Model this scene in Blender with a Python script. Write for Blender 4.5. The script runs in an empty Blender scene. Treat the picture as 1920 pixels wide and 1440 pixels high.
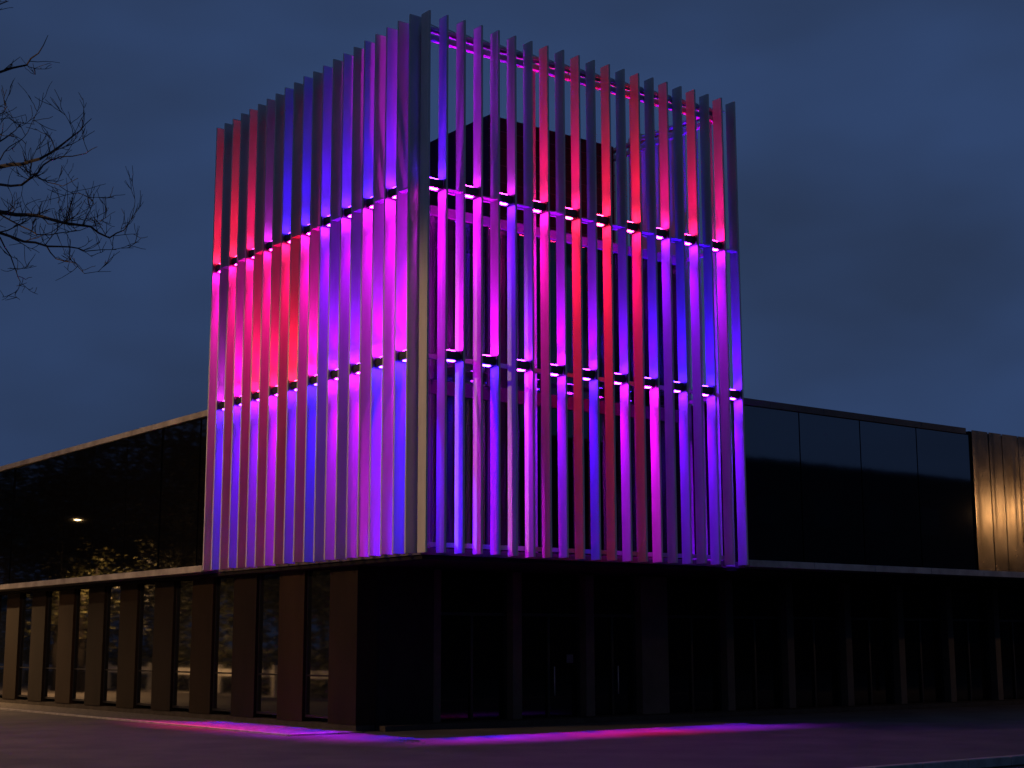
import bpy, bmesh, math, random
from mathutils import Vector, Matrix
S = bpy.context.scene
COL = S.collection
PI = math.pi

# ------------------------------------------------------------------ camera
CAM = Vector((-14.7633, -21.998, 1.6))
YAW, PITCH, ROLL = 0.6539, 0.1711, -0.0027
LENS = 53.126
fwd = Vector((math.cos(PITCH)*math.sin(YAW), math.cos(PITCH)*math.cos(YAW), math.sin(PITCH)))
rgt0 = Vector((math.cos(YAW), -math.sin(YAW), 0)); up0 = rgt0.cross(fwd)
rgt = math.cos(ROLL)*rgt0 + math.sin(ROLL)*up0
upv = -math.sin(ROLL)*rgt0 + math.cos(ROLL)*up0
cd = bpy.data.cameras.new('camera'); cam = bpy.data.objects.new('camera', cd); COL.objects.link(cam)
cam.matrix_world = Matrix(((rgt.x, upv.x, -fwd.x, CAM.x), (rgt.y, upv.y, -fwd.y, CAM.y), (rgt.z, upv.z, -fwd.z, CAM.z), (0, 0, 0, 1)))
cd.sensor_width = 36; cd.lens = LENS; cd.clip_start = .1; cd.clip_end = 4000
S.camera = cam

# ------------------------------------------------------------------ dusk sky
W = bpy.data.worlds.new('World'); S.world = W; W.use_nodes = True
nt = W.node_tree; nt.nodes.clear()
N = lambda t, **k: (lambda n: [setattr(n, a, b) for a, b in k.items()] and n or n)(nt.nodes.new(t))
L = lambda a, b: nt.links.new(a, b)
SUN_EL, SUN_ROT = math.radians(-4.0), math.radians(230)
sky = N('ShaderNodeTexSky', sky_type='NISHITA', sun_disc=False)
sky.sun_elevation = SUN_EL; sky.sun_rotation = SUN_ROT; sky.air_density = 1.0; sky.dust_density = .6; sky.ozone_density = 2.5
tint = N('ShaderNodeMix', data_type='RGBA', blend_type='MULTIPLY'); tint.inputs[0].default_value = 1
tint.inputs[7].default_value = (1.15, 1.0, 1.0, 1)
L(sky.outputs[0], tint.inputs[6])
tc = N('ShaderNodeTexCoord')
sep = N('ShaderNodeSeparateXYZ'); L(tc.outputs['Generated'], sep.inputs[0])
mapn = N('ShaderNodeMapping'); mapn.inputs['Scale'].default_value = (1.6, 1.6, 3.4); mapn.inputs['Rotation'].default_value = (.12, .1, .5)
L(tc.outputs['Generated'], mapn.inputs[0])
noi = N('ShaderNodeTexNoise'); noi.inputs['Scale'].default_value = 2.3; noi.inputs['Detail'].default_value = 3; noi.inputs['Roughness'].default_value = .5
L(mapn.outputs[0], noi.inputs['Vector'])
ramp = N('ShaderNodeValToRGB'); ramp.color_ramp.elements[0].position = .38; ramp.color_ramp.elements[1].position = .68
L(noi.outputs['Fac'], ramp.inputs[0])
cloud = N('ShaderNodeMix', data_type='RGBA')
cloud.inputs[6].default_value = (.275, .545, 1.38, 1)       # clear dusk blue
cloud.inputs[7].default_value = (.21, .375, .86, 1)      # slate cloud bank
L(ramp.outputs[0], cloud.inputs[0])
blend = N('ShaderNodeMix', data_type='RGBA'); blend.inputs[0].default_value = .85
L(tint.outputs[2], blend.inputs[6]); L(cloud.outputs[2], blend.inputs[7])
bg = N('ShaderNodeBackground'); bg.inputs['Strength'].default_value = .125
L(blend.outputs[2], bg.inputs[0])
wo = N('ShaderNodeOutputWorld'); L(bg.outputs[0], wo.inputs[0])

# the sun has set: only a trace of soft afterglow is left
sd = bpy.data.lights.new('sun', 'SUN'); sd.energy = .004; sd.angle = math.radians(30); sd.color = (1, .85, .75)
sun = bpy.data.objects.new('sun', sd); COL.objects.link(sun); sun.rotation_euler = (math.radians(80), 0, math.radians(-50))

S.view_settings.view_transform = 'Standard'; S.view_settings.look = 'None'
S.view_settings.exposure = 0; S.view_settings.gamma = 1; S.view_settings.use_curve_mapping = False
S.render.engine = 'CYCLES'
S.cycles.use_denoising = True
S.cycles.max_bounces = 7; S.cycles.diffuse_bounces = 3; S.cycles.glossy_bounces = 4; S.cycles.transparent_max_bounces = 12
S.cycles.caustics_reflective = False; S.cycles.caustics_refractive = False
S.cycles.sample_clamp_indirect = 4.0
S.cycles.use_light_tree = True

# ------------------------------------------------------------------ materials
MATS = {}
def new_mat(name):
    m = bpy.data.materials.new(name); m.use_nodes = True; MATS[name] = m
    t = m.node_tree; b = t.nodes['Principled BSDF']
    return m, t, b
def pbr(name, col, rough=.6, metal=0, spec=.5, var=0, vscale=3, bump=0, bscale=40, col2=None, coords='Object', stretch=(1, 1, 1), rvar=0):
    m, t, b = new_mat(name)
    b.inputs['Base Color'].default_value = (*col, 1); b.inputs['Roughness'].default_value = rough
    b.inputs['Metallic'].default_value = metal; b.inputs['Specular IOR Level'].default_value = spec
    tcn = t.nodes.new('ShaderNodeTexCoord'); mp = t.nodes.new('ShaderNodeMapping')
    mp.inputs['Scale'].default_value = stretch
    if coords == 'World':
        g = t.nodes.new('ShaderNodeNewGeometry'); t.links.new(g.outputs['Position'], mp.inputs[0])
    else:
        t.links.new(tcn.outputs[coords], mp.inputs[0])
    if var or col2 or rvar:
        n = t.nodes.new('ShaderNodeTexNoise'); n.inputs['Scale'].default_value = vscale; n.inputs['Detail'].default_value = 6; n.inputs['Roughness'].default_value = .62
        t.links.new(mp.outputs[0], n.inputs['Vector'])
        r = t.nodes.new('ShaderNodeValToRGB'); t.links.new(n.outputs['Fac'], r.inputs[0])
        c2 = col2 or tuple(c*(1-var) for c in col)
        r.color_ramp.elements[0].position = .36; r.color_ramp.elements[1].position = .64
        r.color_ramp.elements[0].color = (*c2, 1); r.color_ramp.elements[1].color = (*col, 1)
        t.links.new(r.outputs[0], b.inputs['Base Color'])
        if rvar:
            mr = t.nodes.new('ShaderNodeMapRange'); mr.inputs['To Min'].default_value = rough-rvar; mr.inputs['To Max'].default_value = rough+rvar
            t.links.new(n.outputs['Fac'], mr.inputs[0]); t.links.new(mr.outputs[0], b.inputs['Roughness'])
    if bump:
        n2 = t.nodes.new('ShaderNodeTexNoise'); n2.inputs['Scale'].default_value = bscale; n2.inputs['Detail'].default_value = 4
        t.links.new(mp.outputs[0], n2.inputs['Vector'])
        bp = t.nodes.new('ShaderNodeBump'); bp.inputs['Strength'].default_value = bump; bp.inputs['Distance'].default_value = .02
        t.links.new(n2.outputs['Fac'], bp.inputs['Height']); t.links.new(bp.outputs[0], b.inputs['Normal'])
    return m
def glass(name, tintc, ior=1.5, gloss_rough=.02, trans=.6):
    m = bpy.data.materials.new(name); m.use_nodes = True; t = m.node_tree; t.nodes.clear()
    tr = t.nodes.new('ShaderNodeBsdfTransparent'); tr.inputs[0].default_value = (*[c*trans for c in tintc], 1)
    gl = t.nodes.new('ShaderNodeBsdfGlossy'); gl.inputs['Roughness'].default_value = gloss_rough; gl.inputs[0].default_value = (.9, .95, 1, 1)
    fr = t.nodes.new('ShaderNodeFresnel'); fr.inputs[0].default_value = ior
    mx = t.nodes.new('ShaderNodeMixShader'); o = t.nodes.new('ShaderNodeOutputMaterial')
    n = t.nodes.new('ShaderNodeTexNoise'); n.inputs['Scale'].default_value = .9; n.inputs['Detail'].default_value = 1
    tcn = t.nodes.new('ShaderNodeTexCoord'); t.links.new(tcn.outputs['Object'], n.inputs['Vector'])
    bp = t.nodes.new('ShaderNodeBump'); bp.inputs['Strength'].default_value = .12; bp.inputs['Distance'].default_value = .02
    t.links.new(n.outputs['Fac'], bp.inputs['Height']); t.links.new(bp.outputs[0], gl.inputs['Normal'])
    t.links.new(fr.outputs[0], mx.inputs[0]); t.links.new(tr.outputs[0], mx.inputs[1]); t.links.new(gl.outputs[0], mx.inputs[2]); t.links.new(mx.outputs[0], o.inputs[0])
    MATS[name] = m; return m
def emit(name, col, k):
    m = bpy.data.materials.new(name); m.use_nodes = True; t = m.node_tree; t.nodes.clear()
    e = t.nodes.new('ShaderNodeEmission'); e.inputs[0].default_value = (*col, 1); e.inputs[1].default_value = k
    o = t.nodes.new('ShaderNodeOutputMaterial'); t.links.new(e.outputs[0], o.inputs[0]); MATS[name] = m; return m

M_fin = pbr('fin_paint', (.56, .55, .55), .42, 0, .5, var=.14, vscale=2.2, stretch=(3, 3, .6), bump=.05, bscale=30)
M_dark = pbr('dark_steel', (.035, .035, .04), .45, .3, var=.3, vscale=6)
M_rail = pbr('rail_steel', (.42, .42, .43), .45, .2, var=.25, vscale=5)
M_house = pbr('luminaire_housing', (.05, .05, .055), .4, .5)
M_core = pbr('core_cladding', (.016, .016, .018), .8, 0, .1, var=.35, vscale=1.2)
M_int = pbr('interior_plaster', (.11, .105, .10), .8, var=.15, vscale=1.5)
M_part = pbr('partition_paint', (.42, .41, .40), .8, var=.15, vscale=1.5)
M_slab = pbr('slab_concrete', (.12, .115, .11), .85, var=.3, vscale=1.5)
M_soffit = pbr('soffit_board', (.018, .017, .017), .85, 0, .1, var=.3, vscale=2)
M_fascia = pbr('fascia_concrete', (.46, .43, .39), .85, col2=(.25, .23, .21), vscale=1.6, bump=.25, bscale=25)
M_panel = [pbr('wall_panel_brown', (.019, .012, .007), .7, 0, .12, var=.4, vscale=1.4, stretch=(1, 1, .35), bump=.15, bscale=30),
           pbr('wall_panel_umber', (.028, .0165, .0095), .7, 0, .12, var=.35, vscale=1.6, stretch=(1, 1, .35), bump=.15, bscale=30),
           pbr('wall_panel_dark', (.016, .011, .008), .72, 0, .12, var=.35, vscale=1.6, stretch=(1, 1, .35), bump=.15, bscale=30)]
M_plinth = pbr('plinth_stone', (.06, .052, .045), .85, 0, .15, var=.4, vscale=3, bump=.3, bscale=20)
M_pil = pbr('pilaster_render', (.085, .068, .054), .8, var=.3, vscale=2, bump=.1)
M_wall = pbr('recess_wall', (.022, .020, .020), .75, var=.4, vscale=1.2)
M_frame = pbr('window_frame', (.02, .02, .022), .4, .4)
M_glass = glass('tower_glass', (.7, .72, .75), 1.5, .015, .75)
M_dglass = pbr('dark_glazing', (.004, .004, .005), .03, 0, .35, bump=.03, bscale=1.1)
M_dglass2 = pbr('coated_glazing', (.006, .007, .009), .04, 0, 1.0, bump=.03, bscale=1.0)
MATS['coated_glazing'].node_tree.nodes['Principled BSDF'].inputs['IOR'].default_value = 1.75
M_brass = pbr('bronze_sheet', (.36, .29, .215), .25, .9, col2=(.22, .17, .12), vscale=1.3, stretch=(1.2, 1.2, 1.0), bump=.10, bscale=3, rvar=.08)
M_bark = pbr('bark', (.035, .028, .024), .95, var=.4, vscale=8)
M_pave = pbr('paving', (.09, .08, .077), .82, col2=(.045, .041, .04), vscale=.8, coords='World', bump=.5, bscale=18, rvar=.12)
M_road = pbr('asphalt', (.075, .07, .068), .85, col2=(.045, .043, .042), vscale=1.1, coords='World', bump=.6, bscale=60)
M_grav = pbr('gravel_bed', (.15, .135, .12), .9, col2=(.05, .045, .04), vscale=9, coords='World', bump=1.0, bscale=22)
M_kerb = pbr('kerb_concrete', (.34, .32, .30), .85, var=.35, vscale=4, coords='World', bump=.2)
M_white = pbr('white_paint', (.75, .73, .68), .6, var=.2, vscale=3)
M_leaf = pbr('foliage', (.115, .105, .035), .6, col2=(.05, .06, .02), vscale=6)
M_brick = pbr('opposite_brick', (.06, .04, .032), .9, var=.35, vscale=2)

# ------------------------------------------------------------------ helpers
def link(name, me, parent=None, mat=None, loc=(0, 0, 0), rotz=0):
    o = bpy.data.objects.new(name, me); COL.objects.link(o)
    o.location = loc; o.rotation_euler = (0, 0, rotz)
    if parent: o.parent = parent
    if mat is not None and me is not None and not me.materials: me.materials.append(mat)
    return o
def bm_box(bm, x0, x1, y0, y1, z0, z1):
    v = [bm.verts.new(p) for p in ((x0,y0,z0),(x1,y0,z0),(x1,y1,z0),(x0,y1,z0),(x0,y0,z1),(x1,y0,z1),(x1,y1,z1),(x0,y1,z1))]
    for f in ((3,2,1,0),(4,5,6,7),(0,1,5,4),(1,2,6,5),(2,3,7,6),(3,0,4,7)): bm.faces.new([v[i] for i in f])
def boxmesh(name, boxes, bev=0, segs=1):
    bm = bmesh.new()
    for b in boxes: bm_box(bm, *b)
    if bev: bmesh.ops.bevel(bm, geom=list(bm.edges), offset=bev, segments=segs, affect='EDGES', profile=.5)
    me = bpy.data.meshes.new(name); bm.to_mesh(me); bm.free(); return me
def box(name, b, mat, parent=None, bev=0):
    return link(name, boxmesh(name, [b], bev), parent, mat)
def boxes(name, bs, mat, parent=None, bev=0):
    return link(name, boxmesh(name, bs, bev), parent, mat)
def bm_tube(bm, pts, rads, sides=8, cap=True):
    prev = None; n = len(pts); t0 = None
    for i in range(n):
        a = pts[max(i-1, 0)]; b = pts[min(i+1, n-1)]
        d = (b-a).normalized()
        ref = Vector((0, 0, 1)) if abs(d.z) < .9 else Vector((1, 0, 0))
        u = d.cross(ref).normalized(); w = d.cross(u)
        ring = [bm.verts.new(pts[i] + (u*math.cos(2*PI*k/sides) + w*math.sin(2*PI*k/sides))*rads[i]) for k in range(sides)]
        if prev:
            for k in range(sides): bm.faces.new((prev[k], prev[(k+1) % sides], ring[(k+1) % sides], ring[k]))
        elif cap: bm.faces.new(ring[::-1])
        prev = ring
    if cap: bm.faces.new(prev)
def tube(name, pts, rads, mat, parent=None, sides=10):
    bm = bmesh.new(); bm_tube(bm, [Vector(p) for p in pts], rads, sides)
    me = bpy.data.meshes.new(name); bm.to_mesh(me); bm.free()
    for p in me.polygons: p.use_smooth = True
    return link(name, me, parent, mat)
def thing(name, label, cat, loc=(0, 0, 0), rotz=0, group=None):
    o = link(name, None, None, None, loc, rotz); return tag(o, label, cat, group)
def tag(o, label, cat, group=None):
    o['label'] = label; o['category'] = cat
    if group: o['group'] = group
    return o
def setting(o): o['kind'] = 'structure'; return o
def stuff(o): o['kind'] = 'stuff'; return o

# ------------------------------------------------------------------ ground
def plane(name, x0, x1, y0, y1, z, mat, div=1):
    bm = bmesh.new(); vs = [bm.verts.new(p) for p in ((x0,y0,z),(x1,y0,z),(x1,y1,z),(x0,y1,z))]; bm.faces.new(vs)
    me = bpy.data.meshes.new(name); bm.to_mesh(me); bm.free(); return link(name, me, None, mat)
setting(plane('ground', -900, 900, -900, 900, -.13, M_road))
setting(box('pavement', (-7.6, 60, -8.55, 60, -.125, -.004), M_pave))
# kerb stones along the road edge
kr = setting(link('kerb', None)); 
km = boxmesh('kerb_stone', [(-.495, .495, -.075, .075, -.12, .012)], .012); km.materials.append(M_kerb)
for i in range(40): link('kerb_stone', km, kr, None, (-7.1+i, -8.63, 0))
for i in range(40): link('kerb_stone', km, kr, None, (-7.68, -8.05+i, 0), PI/2)
# gravel strip along the left wall with its edging
setting(box('gravel_strip', (-.95, .62, 2.62, 40, -.1, .012), M_grav))
ed = setting(link('edging', None))
em = boxmesh('edging_stone', [(-.495, .495, -.04, .04, -.1, .035)], .01); em.materials.append(M_kerb)
for i in range(36): link('edging_stone', em, ed, None, (-.99, 3.1+i, 0), PI/2)
link('edging_stone', em, ed, None, (-.50, 2.58, 0)); 

# ------------------------------------------------------------------ tower
PR, PL, CR, CL = .4019, .3975, .1977, .3852
ZT, Z1, Z2, ZB = 13.27, 9.966, 6.793, 3.21
T, D = .044, .26
WX = CR+PR*20+T/2; WY = CL+PL*20+T/2
uR = lambda i: CR+PR*(i+1)
vL = lambda i: CL+PL*(i+1)
tower = thing('fin_tower', 'tall square tower wrapped in pale vertical fins glowing blue, magenta and red', 'tower')
def fin_mesh(name, sx, sy):
    me = boxmesh(name, [(-sx/2, sx/2, -sy/2, sy/2, ZB, ZT)], .004); me.materials.append(M_fin); return me
fmR = fin_mesh('fin_mesh_a', T, D); fmL = fin_mesh('fin_mesh_b', D, T)
rnd = random.Random(4)
def fin(me, x, y):
    o = link('fin', me, tower, None, (x, y, rnd.uniform(-.01, .01))); o.rotation_euler[2] = rnd.uniform(-.003, .003); return o
for i in range(-1, 20):
    fin(fmR, uR(i), D/2)                 # right face
    fin(fmL, D/2, vL(i))                 # left face
    fin(fmL, WX-D/2, vL(i)+.02)          # far right face
    fin(fmR, uR(i), WY-D/2+D)            # back face
# rails behind the fins on the four faces
def rails(z0, z1, name, y0=.268, y1=.33):
    box(name, (y0+.001, WX-y0-.001, y0, y1, z0, z1), M_rail, tower)
    box(name, (y0, y1, y1+.002, WY-.002, z0, z1), M_rail, tower)
    box(name, (WX-y1, WX-y0, y1+.002, WY-.002, z0, z1), M_rail, tower)
    box(name, (y0+.001, WX-y0-.001, WY, WY+y1-y0, z0, z1), M_rail, tower)
rails(ZT-.24, ZT-.18, 'top_rail', .268, .43)
rails(ZT-.44, ZT-.34, 'top_rail', .268, .37)
rails(Z1-.06, Z1+.02, 'middle_rail')
rails(Z2-.06, Z2+.02, 'middle_rail')
rails(ZB+.12, ZB+.20, 'bottom_rail')
# flat baffles closing every second channel at the upper row of lights
for k in range(10):
    box('baffle', (uR(2*k)+T/2+.004, uR(2*k+1)-T/2-.004,   .012, .165, Z1-.075, Z1-.06), M_rail, tower)
    box('baffle', (.012, .165, vL(2*k-1)+T/2+.004, vL(2*k)-T/2-.004, Z1-.075, Z1-.06), M_rail, tower)
# little diagonal stays at the top of each fin
st = bmesh.new()
for i in range(0, 20):
    bm_tube(st, [Vector((uR(i)-.03, .27, ZT-.17)), Vector((uR(i)-.14, .36, ZT-.10)), Vector((uR(i)-.14, .40, ZT-.17))], [.012]*3, 5)
    bm_tube(st, [Vector((.27, vL(i)-.03, ZT-.17)), Vector((.36, vL(i)-.14, ZT-.10)), Vector((.40, vL(i)-.14, ZT-.17))], [.012]*3, 5)
me = bpy.data.meshes.new('rail_stays'); st.to_mesh(me); st.free(); stuff(link('rail_stays', me, tower, M_rail))
# posts that carry the rails
for (x, y) in ((.42, .62), (2.95, .42), (5.6, .42), (WX-.4, .42), (.42, 3.4), (.42, 6.1), (WX-.4, 3.4), (WX-.4, 6.1)):
    box('post', (x-.04, x+.04, y-.04, y+.04, ZB, ZT-.30), M_rail, tower)
box('light_stop_post', (.229, .325, .264, .34, ZB, ZT-.30), M_fin, tower)  # added in the corner slot to block floodlight spilling onto the left corner fin
# glazed storeys behind the fins
G = .86
box('floor_slab', (.335, WX-.335, .34, WY-.1, ZB-.02, ZB+.10), M_slab, tower)
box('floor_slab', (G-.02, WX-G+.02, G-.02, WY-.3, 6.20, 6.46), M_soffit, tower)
box('roof_slab', (G-.06, WX-G+.06, G-.06, WY-.3, 9.62, 9.80), M_slab, tower)
for zz in (9.12,):
    boxes('bulkhead', [(G+.05, WX-G-.05, G+.05, G+.25, zz, 9.42), (G+.05, G+.25, G+.26, WY-.4, zz, 9.42)], M_int, tower)
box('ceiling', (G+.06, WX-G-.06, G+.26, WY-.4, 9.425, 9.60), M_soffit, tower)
box('back_wall', (G+.3, WX-G, 3.6, 3.8, ZB+.1, 9.42), M_int, tower)
box('partition', (1.0, 5.4, 1.15, 1.25, 6.47, 9.10), M_part, tower)
box('side_wall', (WX-G-.3, WX-G-.1, G+.4, 3.59, ZB+.1, 9.42), M_int, tower)
for (z0, z1) in ((ZB+.11, 6.19), (6.47, 9.61)):
    nb = 5; w = (WX-2*G)/nb
    for i in range(nb):
        box('pane', (G+i*w+.025, G+(i+1)*w-.025, G, G+.012, z0, z1), M_glass, tower)
        box('mullion', (G+i*w-.024, G+i*w+.024, G-.04, G+.06, z0, z1), M_frame, tower)
    w = (WY-1-G)/nb
    for i in range(nb):
        box('pane', (G, G+.012, G+.07+i*w, G+.02+(i+1)*w, z0, z1), M_dglass, tower)
# plant room core standing on the roof
core = box('plant_room', (2.68, 6.02, 1.5, 6.5, 9.81, 12.2), M_core, tower)
for k in range(6): box('cladding_joint', (2.66, 6.04, 1.484, 1.499, 10.1+.36*k, 10.115+.36*k), M_dark, core)

# ------------------------------------------------------------------ facade lights
LENSM = {}
def lens(col):
    if col not in LENSM:
        c = tuple(min(1, .009+.991*x) for x in col); LENSM[col] = emit('lens_glow', c, 165.0)
    return LENSM[col]
C = dict(blue=(.05, .0, 1.2), indigo=(.09, .0, 1.2), violet=(.17, .0, 1.18), purple=(.29, .0, 1.12), orchid=(.50, .0, 1.1), magenta=(.88, .0, 1.08),
         fuchsia=(1.05, .0, .50), pink=(1.1, .0, .25), rose=(1.15, .0, .13), red=(1.2, .004, .066), plum=(.36, .0, .42), mauve=(.5, .0, .62))
WORD = dict(blue='blue', indigo='indigo', violet='violet', purple='purple', orchid='orchid', magenta='magenta', fuchsia='fuchsia', pink='pink', rose='rose', red='red', plum='plum', mauve='mauve')
PW = dict(plum=.45, mauve=.8)
E0 = 400.0
lamp_cache = {}; lr = random.Random(21)
def lamp(col, k, spread):
    key = (col, k, spread)
    if key in lamp_cache: return lamp_cache[key]
    d = bpy.data.lights.new('beam', 'SPOT'); d.energy = E0*k; d.color = C[col]; d.spot_size = math.radians(spread); d.spot_blend = 1.0; d.shadow_soft_size = .10
    d.use_nodes = True; t = d.node_tree; e = t.nodes['Emission']
    lf = t.nodes.new('ShaderNodeLightFalloff'); lf.inputs[0].default_value = 1.0; t.links.new(lf.outputs['Linear'], e.inputs['Strength'])
    lamp_cache[key] = d; return d
hm = boxmesh('housing', [(-.325, -.03, -.055, .055, -.085, .085)], .008); hm.materials.append(M_house)
bm_ = boxmesh('bracket', [(-.03, -.002, -.11, .11, -.10, .10), (-.30, -.031, -.07, -.058, -.02, .02), (-.30, -.031, .058, .07, -.02, .02)], 0); bm_.materials.append(M_house)
lu = boxmesh('upper_lens', [(-.32, -.12, -.035, .035, .087, .097)]); ld = boxmesh('lower_lens', [(-.32, -.12, -.035, .035, -.103, -.087)])
ORD = ['nearest the corner', 'second from the corner', 'third from the corner', 'fourth from the corner', 'fifth from the corner', 'sixth from the corner', 'seventh from the corner', 'eighth from the corner', 'ninth from the corner', 'farthest from the corner']
def floodlight(side, row, k, up, dn):
    if side == 'right':
        i = 2*k if row == 'upper' else 2*k+1
        loc = (uR(i)-T/2, .12, Z1 if row == 'upper' else Z2); rz = 0; sy = 1
    else:
        i = 2*k+1 if row == 'upper' else 2*k
        loc = (.12, vL(i)-T/2, Z1 if row == 'upper' else Z2); rz = PI/2
    o = thing('facade_floodlight', '%s floodlight, %s row of %s face, %s, shining %s down' % (WORD[up]+'-up', row, side, ORD[k], WORD[dn]), 'floodlight', loc, rz, 'floodlights between the tower fins')
    link('housing', hm, o); link('bracket', bm_, o)
    a = link('upper_lens', lu.copy(), o); a.data.materials.append(lens(C[up]))
    b = link('lower_lens', ld.copy(), o); b.data.materials.append(lens(C[dn]))
    for nm, col, sgn in (('uplight', up, 1), ('downlight', dn, -1)):
        gain, cone = {('lower', -1): (2.5, 46), ('upper', -1): (1.8, 48), ('upper', 1): (.55, 46), ('lower', 1): (.95, 62)}[(row, sgn)]
        s = bpy.data.objects.new(nm, lamp(col, round(PW.get(col, 1.0)*gain*lr.choice((.85, 1.0, 1.12)), 3), cone)); COL.objects.link(s); s.parent = o
        s.location = (-.21, 0, sgn*.125)
        # beam along +-z, leaning slightly towards the fin (local +x) and into the tower
        dirv = Vector((math.sin(math.radians(2.5)), (1 if side == 'right' else -1)*math.sin(math.radians({('lower', -1): 14.0, ('upper', -1): 11.5, ('upper', 1): 0.0, ('lower', 1): 5.0}[(row, sgn)])), sgn)).normalized()
        s.rotation_euler = dirv.to_track_quat('-Z', 'Y').to_euler()
R1 = [('indigo','magenta'),('plum','magenta'),('plum','violet'),('rose','fuchsia'),('rose','red'),('red','red'),('red','rose'),('pink','purple'),('rose','purple'),('pink','orchid')]
R2 = [('magenta','blue'),('magenta','blue'),('purple','orchid'),('orchid','purple'),('purple','indigo'),('violet','orchid'),('indigo','magenta'),('blue','violet'),('blue','violet'),('indigo','violet')]
L1 = [('violet','magenta'),('blue','magenta'),('indigo','orchid'),('indigo','purple'),('blue','fuchsia'),('blue','rose'),('plum','pink'),('rose','pink'),('red','pink'),('red','fuchsia')]
L2 = [('orchid','blue'),('orchid','blue'),('purple','orchid'),('purple','orchid'),('fuchsia','blue'),('red','violet'),('rose','orchid'),('rose','purple'),('fuchsia','violet'),('plum','indigo')]
for side, row, lst in (('right','upper',R1),('right','lower',R2),('left','upper',L1),('left','lower',L2)):
    for k, (a, b) in enumerate(lst): floodlight(side, row, k, a, b)

# ------------------------------------------------------------------ podium building
pod = thing('podium_building', 'dark low podium building with brown wall panels, thin roof edge and glazed upper storey', 'building')
ZS0, ZS1 = 3.19, 3.33
XE, YE = 30.0, 34.0
# roof slab, soffit and coping stones
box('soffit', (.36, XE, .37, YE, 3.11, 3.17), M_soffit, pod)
boxes('roof_deck', [(WX+.02, XE, .14, 1.3, 3.171, 3.30), (.14, 1.3, WY+.3, YE, 3.171, 3.30)], M_slab, pod)
for i in range(11): box('coping', (WX+.03+2*i+.004, WX+.03+2*i+1.996, 0, .14, ZS0, ZS1), M_fascia, pod, .006)
for i in range(13): box('coping', (0, .14, WY+.03+2*i+.004, WY+.03+2*i+1.996, ZS0, ZS1), M_fascia, pod, .006)
# left wall: panels, recessed windows
XW = .60; B0, PITCHB = 3.95, 2.035
pr = random.Random(8)
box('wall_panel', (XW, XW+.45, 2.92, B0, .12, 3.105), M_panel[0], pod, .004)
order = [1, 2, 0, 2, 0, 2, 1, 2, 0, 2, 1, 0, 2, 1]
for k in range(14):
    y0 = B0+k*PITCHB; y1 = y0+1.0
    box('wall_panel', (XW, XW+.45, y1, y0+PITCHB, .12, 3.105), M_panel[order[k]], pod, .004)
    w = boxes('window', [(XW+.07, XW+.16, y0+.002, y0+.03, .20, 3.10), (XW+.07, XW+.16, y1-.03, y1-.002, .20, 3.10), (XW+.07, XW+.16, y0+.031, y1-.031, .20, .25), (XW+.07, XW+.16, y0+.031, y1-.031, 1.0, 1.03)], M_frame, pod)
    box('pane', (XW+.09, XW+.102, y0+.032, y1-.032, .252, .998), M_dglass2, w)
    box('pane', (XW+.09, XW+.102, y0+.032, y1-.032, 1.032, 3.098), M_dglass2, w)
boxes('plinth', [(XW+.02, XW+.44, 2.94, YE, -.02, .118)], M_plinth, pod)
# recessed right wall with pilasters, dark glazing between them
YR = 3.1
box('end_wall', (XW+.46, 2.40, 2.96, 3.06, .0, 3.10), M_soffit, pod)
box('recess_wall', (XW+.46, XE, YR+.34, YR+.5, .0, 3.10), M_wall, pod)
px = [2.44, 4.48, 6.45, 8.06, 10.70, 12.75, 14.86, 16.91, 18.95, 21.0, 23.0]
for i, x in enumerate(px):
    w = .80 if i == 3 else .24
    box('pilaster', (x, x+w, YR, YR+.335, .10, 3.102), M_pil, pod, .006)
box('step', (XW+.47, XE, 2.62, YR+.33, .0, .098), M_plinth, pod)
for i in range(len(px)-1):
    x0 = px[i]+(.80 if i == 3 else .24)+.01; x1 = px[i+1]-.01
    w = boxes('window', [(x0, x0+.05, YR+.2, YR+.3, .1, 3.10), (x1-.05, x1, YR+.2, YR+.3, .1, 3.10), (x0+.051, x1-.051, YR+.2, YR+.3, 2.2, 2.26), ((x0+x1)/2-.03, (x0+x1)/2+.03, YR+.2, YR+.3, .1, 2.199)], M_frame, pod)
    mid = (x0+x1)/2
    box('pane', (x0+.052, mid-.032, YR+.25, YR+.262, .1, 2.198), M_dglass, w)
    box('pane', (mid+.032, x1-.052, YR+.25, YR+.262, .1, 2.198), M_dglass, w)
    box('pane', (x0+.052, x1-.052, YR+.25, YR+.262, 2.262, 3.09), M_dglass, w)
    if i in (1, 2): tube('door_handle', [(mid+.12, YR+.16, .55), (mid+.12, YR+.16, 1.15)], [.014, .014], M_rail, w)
# notice and intercom by the door
nb = tag(box('notice_plate', (6.06, 6.24, YR+.18, YR+.195, 1.22, 1.40), M_slab, None, .004), 'small pale notice plate beside the dark entrance door', 'sign')
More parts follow.
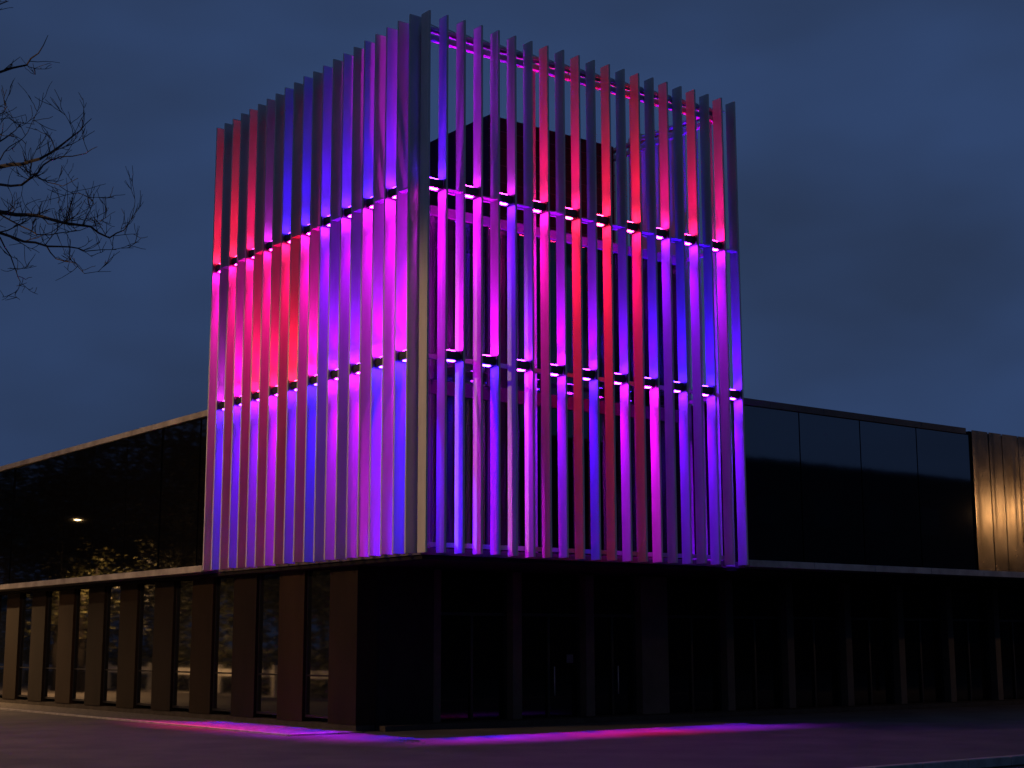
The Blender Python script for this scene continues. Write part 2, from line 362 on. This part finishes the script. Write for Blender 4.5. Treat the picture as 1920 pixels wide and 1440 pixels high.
# upper glazed storey, set back one metre
SB, ZU = 1.0, 6.95
ux0 = 8.97
for i in range(-1, 4):
    x0 = max(ux0+2.1*i, WX+.05); x1 = ux0+2.1*(i+1)
    box('glass_panel', (x0+.018, x1-.018, SB, SB+.04, 3.31, ZU-.16), M_dglass2, pod)
gm = boxmesh('glass_panel', [(-.02, .02, -1.036, 1.036, 3.31, ZU-.02)]); gm.materials.append(M_dglass)
for i in range(12):
    y0 = WY+.3+2.1*i
    g = link('glass_panel', gm, pod, None, (SB+.02, y0+1.05, 0), pr.uniform(-.005, .005)); g.rotation_euler[1] = pr.uniform(-.004, .004)
boxes('storey_core', [(WX+.04, 17.38, SB+.06, 7.8, 3.31, ZU-.18), (SB+.06, 7.8, WY+.32, YE, 3.31, ZU-.04)], M_core, pod)
for i in range(5): box('parapet_coping', (WX+.04+1.78*i+.003, WX+.04+1.78*(i+1)-.003, SB-.06, SB+.3, ZU-.15, ZU+.0), M_slab, pod, .005)
for i in range(13): box('parapet_coping', (SB-.08, SB+.3, WY+.3+2*i+.003, WY+.3+2*i+1.997, ZU-.01, ZU+.13), M_fascia, pod, .006)

# bronze clad block at the right
br = thing('bronze_clad_block', 'block clad in upright bronze metal sheets reflecting a street lamp, far right', 'building')
rb = random.Random(3); x = 17.42
box('backing', (17.42, 27.0, SB+.02, 7.8, 3.31, ZU-.05), M_core, br)
while x < 26.5:
    w = rb.choice((.62, .7, .8, .56)); dy = rb.uniform(-.012, .012)
    bm = bmesh.new(); n = 5
    ring = []
    for j in range(n+1):
        xx = x+.012+(w-.024)*j/n; yy = SB-.05+dy+.002*math.cos(PI*2*j/n)
        ring.append((bm.verts.new((xx, yy, 3.31)), bm.verts.new((xx, yy+rb.uniform(-.004, .004), ZU-.03))))
    for j in range(n): bm.faces.new((ring[j][0], ring[j+1][0], ring[j+1][1], ring[j][1]))
    bmesh.ops.solidify(bm, geom=list(bm.faces), thickness=-.02)
    me = bpy.data.meshes.new('metal_sheet'); bm.to_mesh(me); bm.free()
    o = link('metal_sheet', me, br, M_brass)
    x += w

# ------------------------------------------------------------------ street lamps (seen mirrored in the glass)
M_bulb = emit('sodium_lens', (1, .62, .26), 90)
M_post = pbr('post_paint', (.003, .003, .003), .9, 0, 0)
def street_lamp(loc, rotz, label, k, kind='SPOT', cone=165, blend=.6, h=0):
    o = thing('street_lamp', label, 'street lamp', (loc[0], loc[1], loc[2]+h), rotz, 'street lamps')
    tube('post', [(0, 0, -.1-h), (0, 0, .9-h), (0, 0, .92-h), (0, 0, 5.7)], [.07, .07, .045, .035], M_post, o)
    tube('arm', [(0, 0, 5.65), (.06, 0, 5.95), (.3, 0, 6.02)], [.03, .028, .025], M_post, o)
    boxes('lamp_head', [(.25, .75, -.12, .12, 5.97, 6.09)], M_dark, o, .03)
    link('lamp_lens', boxmesh('lamp_lens', [(.40, .60, -.07, .07, 5.945, 5.972)]), o, M_bulb)
    box('added_light_shield', (.372, .384, -.11, .11, 5.36, 5.968), M_post, o)  # plate added to keep the lamp's light off its own post
    d = bpy.data.lights.new('street_light', kind); d.energy = k; d.color = (1, .56, .24)
    if kind == 'SPOT': d.spot_size = math.radians(cone); d.spot_blend = blend
    d.shadow_soft_size = .12
    s = bpy.data.objects.new('street_light', d); COL.objects.link(s); s.parent = o; s.location = (.50, 0, 5.93)
street_lamp((-2.6, 28.6, -.06), PI, 'sodium street lamp standing along the left wall, mirrored in its upper glass', 11000)
street_lamp((27.9, -6.1, -.06), PI/2, 'sodium street lamp on the right, mirrored in the bronze sheets', 520, 'POINT')
street_lamp((-18.0, 7.0, -.13), 0, 'sodium street lamp across the road, to the left of the tower', 9000, 'SPOT', 178, .12, 4.2)
street_lamp((-26.0, -9.0, -.13), 0, 'sodium street lamp across the road, nearest the camera', 350, 'SPOT', 177, .06, 2.2)

# ------------------------------------------------------------------ bare tree at the left
def at(px, py, d):
    return CAM + (fwd + rgt*(px-960)/2833.4 - upv*(py-720)/2833.4)*d
tree = thing('bare_tree', 'leafless tree reaching thin dark branches in from the left edge', 'tree', (0, 0, 0))
tb = at(-420, 1207, 14.6); base = Vector((tb.x, tb.y, -.14))
tr = random.Random(11)
tp = [base, base+Vector((.03, .02, 1.2)), base+Vector((-.02, .06, 3.0)), base+Vector((.05, .03, 5.0)), base+Vector((.02, .1, 7.2)), base+Vector((.1, .05, 9.6))]
tube('trunk', tp, [.24, .19, .165, .13, .08, .03], M_bark, tree, 12)
bmT = bmesh.new()
def limb(pts, r0, r1, lvl, side=True):
    n = len(pts); rr = [r0+(r1-r0)*(i/(n-1))**.8 for i in range(n)]
    bm_tube(bmT, pts, rr, 5 if lvl < 2 else 4, False)
    if lvl >= 3 or not side: return
    for i in range(1, n):
        seg = pts[i]-pts[i-1]; ln = seg.length
        cnt = max(1, int(ln/(.16 if lvl == 0 else .11)))
        for _ in range(cnt):
            if tr.random() < .50: continue
            t = tr.random(); p = pts[i-1]+seg*t; d = seg.normalized()
            q = Vector((tr.uniform(-1, 1), tr.uniform(-1, 1), tr.uniform(-.55, 1.0)))
            d2 = (d*.75+q*.75).normalized(); l2 = tr.uniform(.12, .42)*(1, .62, .5)[lvl]
            m = 4; pp = [p]
            for j in range(m):
                d2 = (d2+Vector((tr.uniform(-.3, .3), tr.uniform(-.3, .3), tr.uniform(-.15, .33)))).normalized()
                pp.append(pp[-1]+d2*l2/m)
            rb_ = max(.0032, rr[i]*.55)
            limb(pp, rb_, .0022, lvl+1)
def traced(pxs, r0, r1, dd=0):
    pts = []
    for i, (a, b) in enumerate(pxs):
        pts.append(at(a, b, 14.2+dd+.35*math.sin(i*1.3+dd*5)))
    # smooth once
    out = [pts[0]]
    for i in range(len(pts)-1):
        jit = Vector((tr.uniform(-1, 1), tr.uniform(-1, 1), tr.uniform(-1, 1)))*.012
        out += [(pts[i]+pts[i+1])/2+jit, pts[i+1]]
    limb(out, r0*.62, r1*.7, 0)
LIMBS = [
 ([(-410,420),(-250,240),(-120,170),(-40,142),(0,135),(50,122),(72,100),(90,66)], .05, .004, .3),
 ([(50,122),(66,128),(95,118)], .006, .003, .3),
 ([(-415,560),(-260,390),(-120,330),(0,313),(42,308),(75,298),(115,272),(150,245),(172,222)], .06, .004, -.4),
 ([(42,308),(60,328),(78,322)], .008, .004, -.4),
 ([(-180,352),(-60,345),(0,346),(40,347),(70,325),(95,300),(112,294),(160,288),(182,275)], .03, .004, 0),
 ([(66,328),(90,342),(118,349),(146,334)], .010, .004, .1),
 ([(112,349),(135,362),(162,367)], .006, .003, .1),
 ([(-415,620),(-260,470),(-120,415),(0,398),(30,403),(75,405),(120,418),(170,425),(205,446),(232,432),(252,405)], .06, .004, .5),
 ([(75,405),(90,420),(105,418),(150,412),(172,408)], .008, .003, .5),
 ([(-200,445),(-80,430),(0,437),(45,453),(90,462),(130,463),(160,471),(218,468)], .035, .004, -.3),
 ([(0,445),(20,480),(30,508),(38,528),(28,552)], .012, .004, -.2),
 ([(33,518),(48,524),(60,520)], .006, .003, -.2),
 ([(88,462),(105,485),(140,492),(158,513),(208,509)], .012, .003, .2),
 ([(0,402),(40,424),(70,440),(110,437),(150,432),(185,420),(190,412)], .014, .003, .25),
 ([(45,453),(70,446),(95,436),(120,418)], .009, .004, .3),
 ([(-300,330),(-150,262),(-50,262),(0,265),(22,250),(38,232)], .03, .004, .1),
 ([(-80,250),(-20,225),(8,210),(14,200)], .014, .004, .1),
 ([(-300,180),(-120,60),(-30,20),(0,8),(16,2)], .03, .004, .2),
 ([(0,300),(18,275),(40,262),(52,248),(72,205)], .010, .003, -.1),
 ([(-120,330),(-40,290),(0,262),(6,230)], .014, .004, -.1),
]
for pts, r0, r1, dd in LIMBS: traced(pts, r0, r1, dd)
me = bpy.data.meshes.new('branches'); bmT.to_mesh(me); bmT.free()
link('branches', me, tree, M_bark)

# ------------------------------------------------------------------ things across the street that the glass mirrors
def leafy_tree(loc, h, r, seed, label, ncl=46, sp=.22):
    q = random.Random(seed)
    o = thing('leafy_tree', label, 'tree', loc, 0, 'trees mirrored in the glass')
    tube('trunk', [(0, 0, -.1), (.05, 0, h*.4), (0, .05, h*.8)], [.16, .12, .04], M_bark, o)
    bm = bmesh.new()
    cl = [Vector((q.gauss(0, r*.45), q.gauss(0, r*.45), h*.62+q.gauss(0, h*.17))) for _ in range(ncl)]
    for c in cl:
        for _ in range(42):
            p = c+Vector((q.gauss(0, sp), q.gauss(0, sp), q.gauss(0, sp*.9)))
            a = Vector((q.uniform(-1, 1), q.uniform(-1, 1), q.uniform(-.5, .5))).normalized(); b = a.cross(Vector((q.uniform(-1, 1), q.uniform(-1, 1), 1))).normalized()
            s = q.uniform(.05, .10)*sp/.22
            bm.faces.new([bm.verts.new(p-a*s), bm.verts.new(p+b*s*.5), bm.verts.new(p+a*s), bm.verts.new(p-b*s*.5)])
    me = bpy.data.meshes.new('crown'); bm.to_mesh(me); bm.free(); link('crown', me, o, M_leaf)
leafy_tree((-5.0, 33.3, -.13), 5.9, 1.5, 1, 'leafy tree under the street lamp, mirrored in the left upper glass')
leafy_tree((-4.9, 30.6, -.13), 5.6, 1.2, 2, 'leafy tree behind the street lamp, mirrored in the left upper glass')
leafy_tree((-5.0, 24.4, -.13), 7.6, 1.4, 3, 'leafy tree mirrored in the glass next to the tower')
leafy_tree((-6.0, 26.6, -.13), 7.2, 1.7, 5, 'tall leafy tree mirrored in the glass beside the tower')
for i, (x, y, h, r) in enumerate(((-15, 31, 12.5, 3.2), (-17, 38, 13.5, 3.6), (-15.5, 45, 12.5, 3.4), (-18, 52, 14.5, 4), (-16, 60, 14, 3.8), (-19, 68, 15, 4.2), (-17, 77, 15, 4.4), (-13, 25, 11, 3))):
    leafy_tree((x, y, -.13), h, r, 20+i, 'tall dark tree across the street, %s along the row mirrored in the left glass' % ['second', 'third', 'fourth', 'fifth', 'sixth', 'seventh', 'last', 'first'][i], 230, .58)
lw = thing('low_fence', 'pale low rail fence mirrored in the narrow windows', 'fence')
for i in range(22):
    y = 16+2*i
    box('fence_post', (-9.06, -8.94, y-.06, y+.06, -.13, .95), M_white, lw)
    if i < 21 and i % 5 != 3: box('rail', (-9.02, -8.98, y+.07, y+1.93, .55, .80), M_white, lw)
hq = random.Random(77); bm = bmesh.new()
for _ in range(22000):
    p = Vector((-10.2+hq.choice((-.55, .55, .5))+hq.gauss(0, .10), hq.uniform(14, 62), 0)); p.z = hq.uniform(-.1, 4.0)+.25*math.sin(p.y*.9)*hq.random()
    a = Vector((hq.uniform(-1, 1), hq.uniform(-1, 1), hq.uniform(-.6, .6))).normalized(); b = a.cross(Vector((hq.uniform(-1, 1), hq.uniform(-1, 1), 1))).normalized(); q = hq.uniform(.08, .16)
    bm.faces.new([bm.verts.new(p-a*q), bm.verts.new(p+b*q*.5), bm.verts.new(p+a*q), bm.verts.new(p-b*q*.5)])
me = bpy.data.meshes.new('hedge'); bm.to_mesh(me); bm.free()
hd = tag(link('hedge', me, None, M_leaf), 'tall clipped hedge behind the pale rail fence, mirrored in the narrow windows', 'hedge')
# long dark building opposite, whose roofline shows in the right upper glass
ob = thing('opposite_building', 'long dark brick building mirrored as a black band in the right upper glass', 'building')
box('wall', (28, 100, -46, -38, -.13, 12.3), M_brick, ob)
box('roof', (27.6, 100.4, -46.4, -37.6, 12.302, 12.5), M_slab, ob)
for f in range(3):
    for i in range(14):
        box('window', (31+5*i, 33.2+5*i, -38.0, -37.96, 1.4+3.6*f, 3.2+3.6*f), M_dglass, ob)
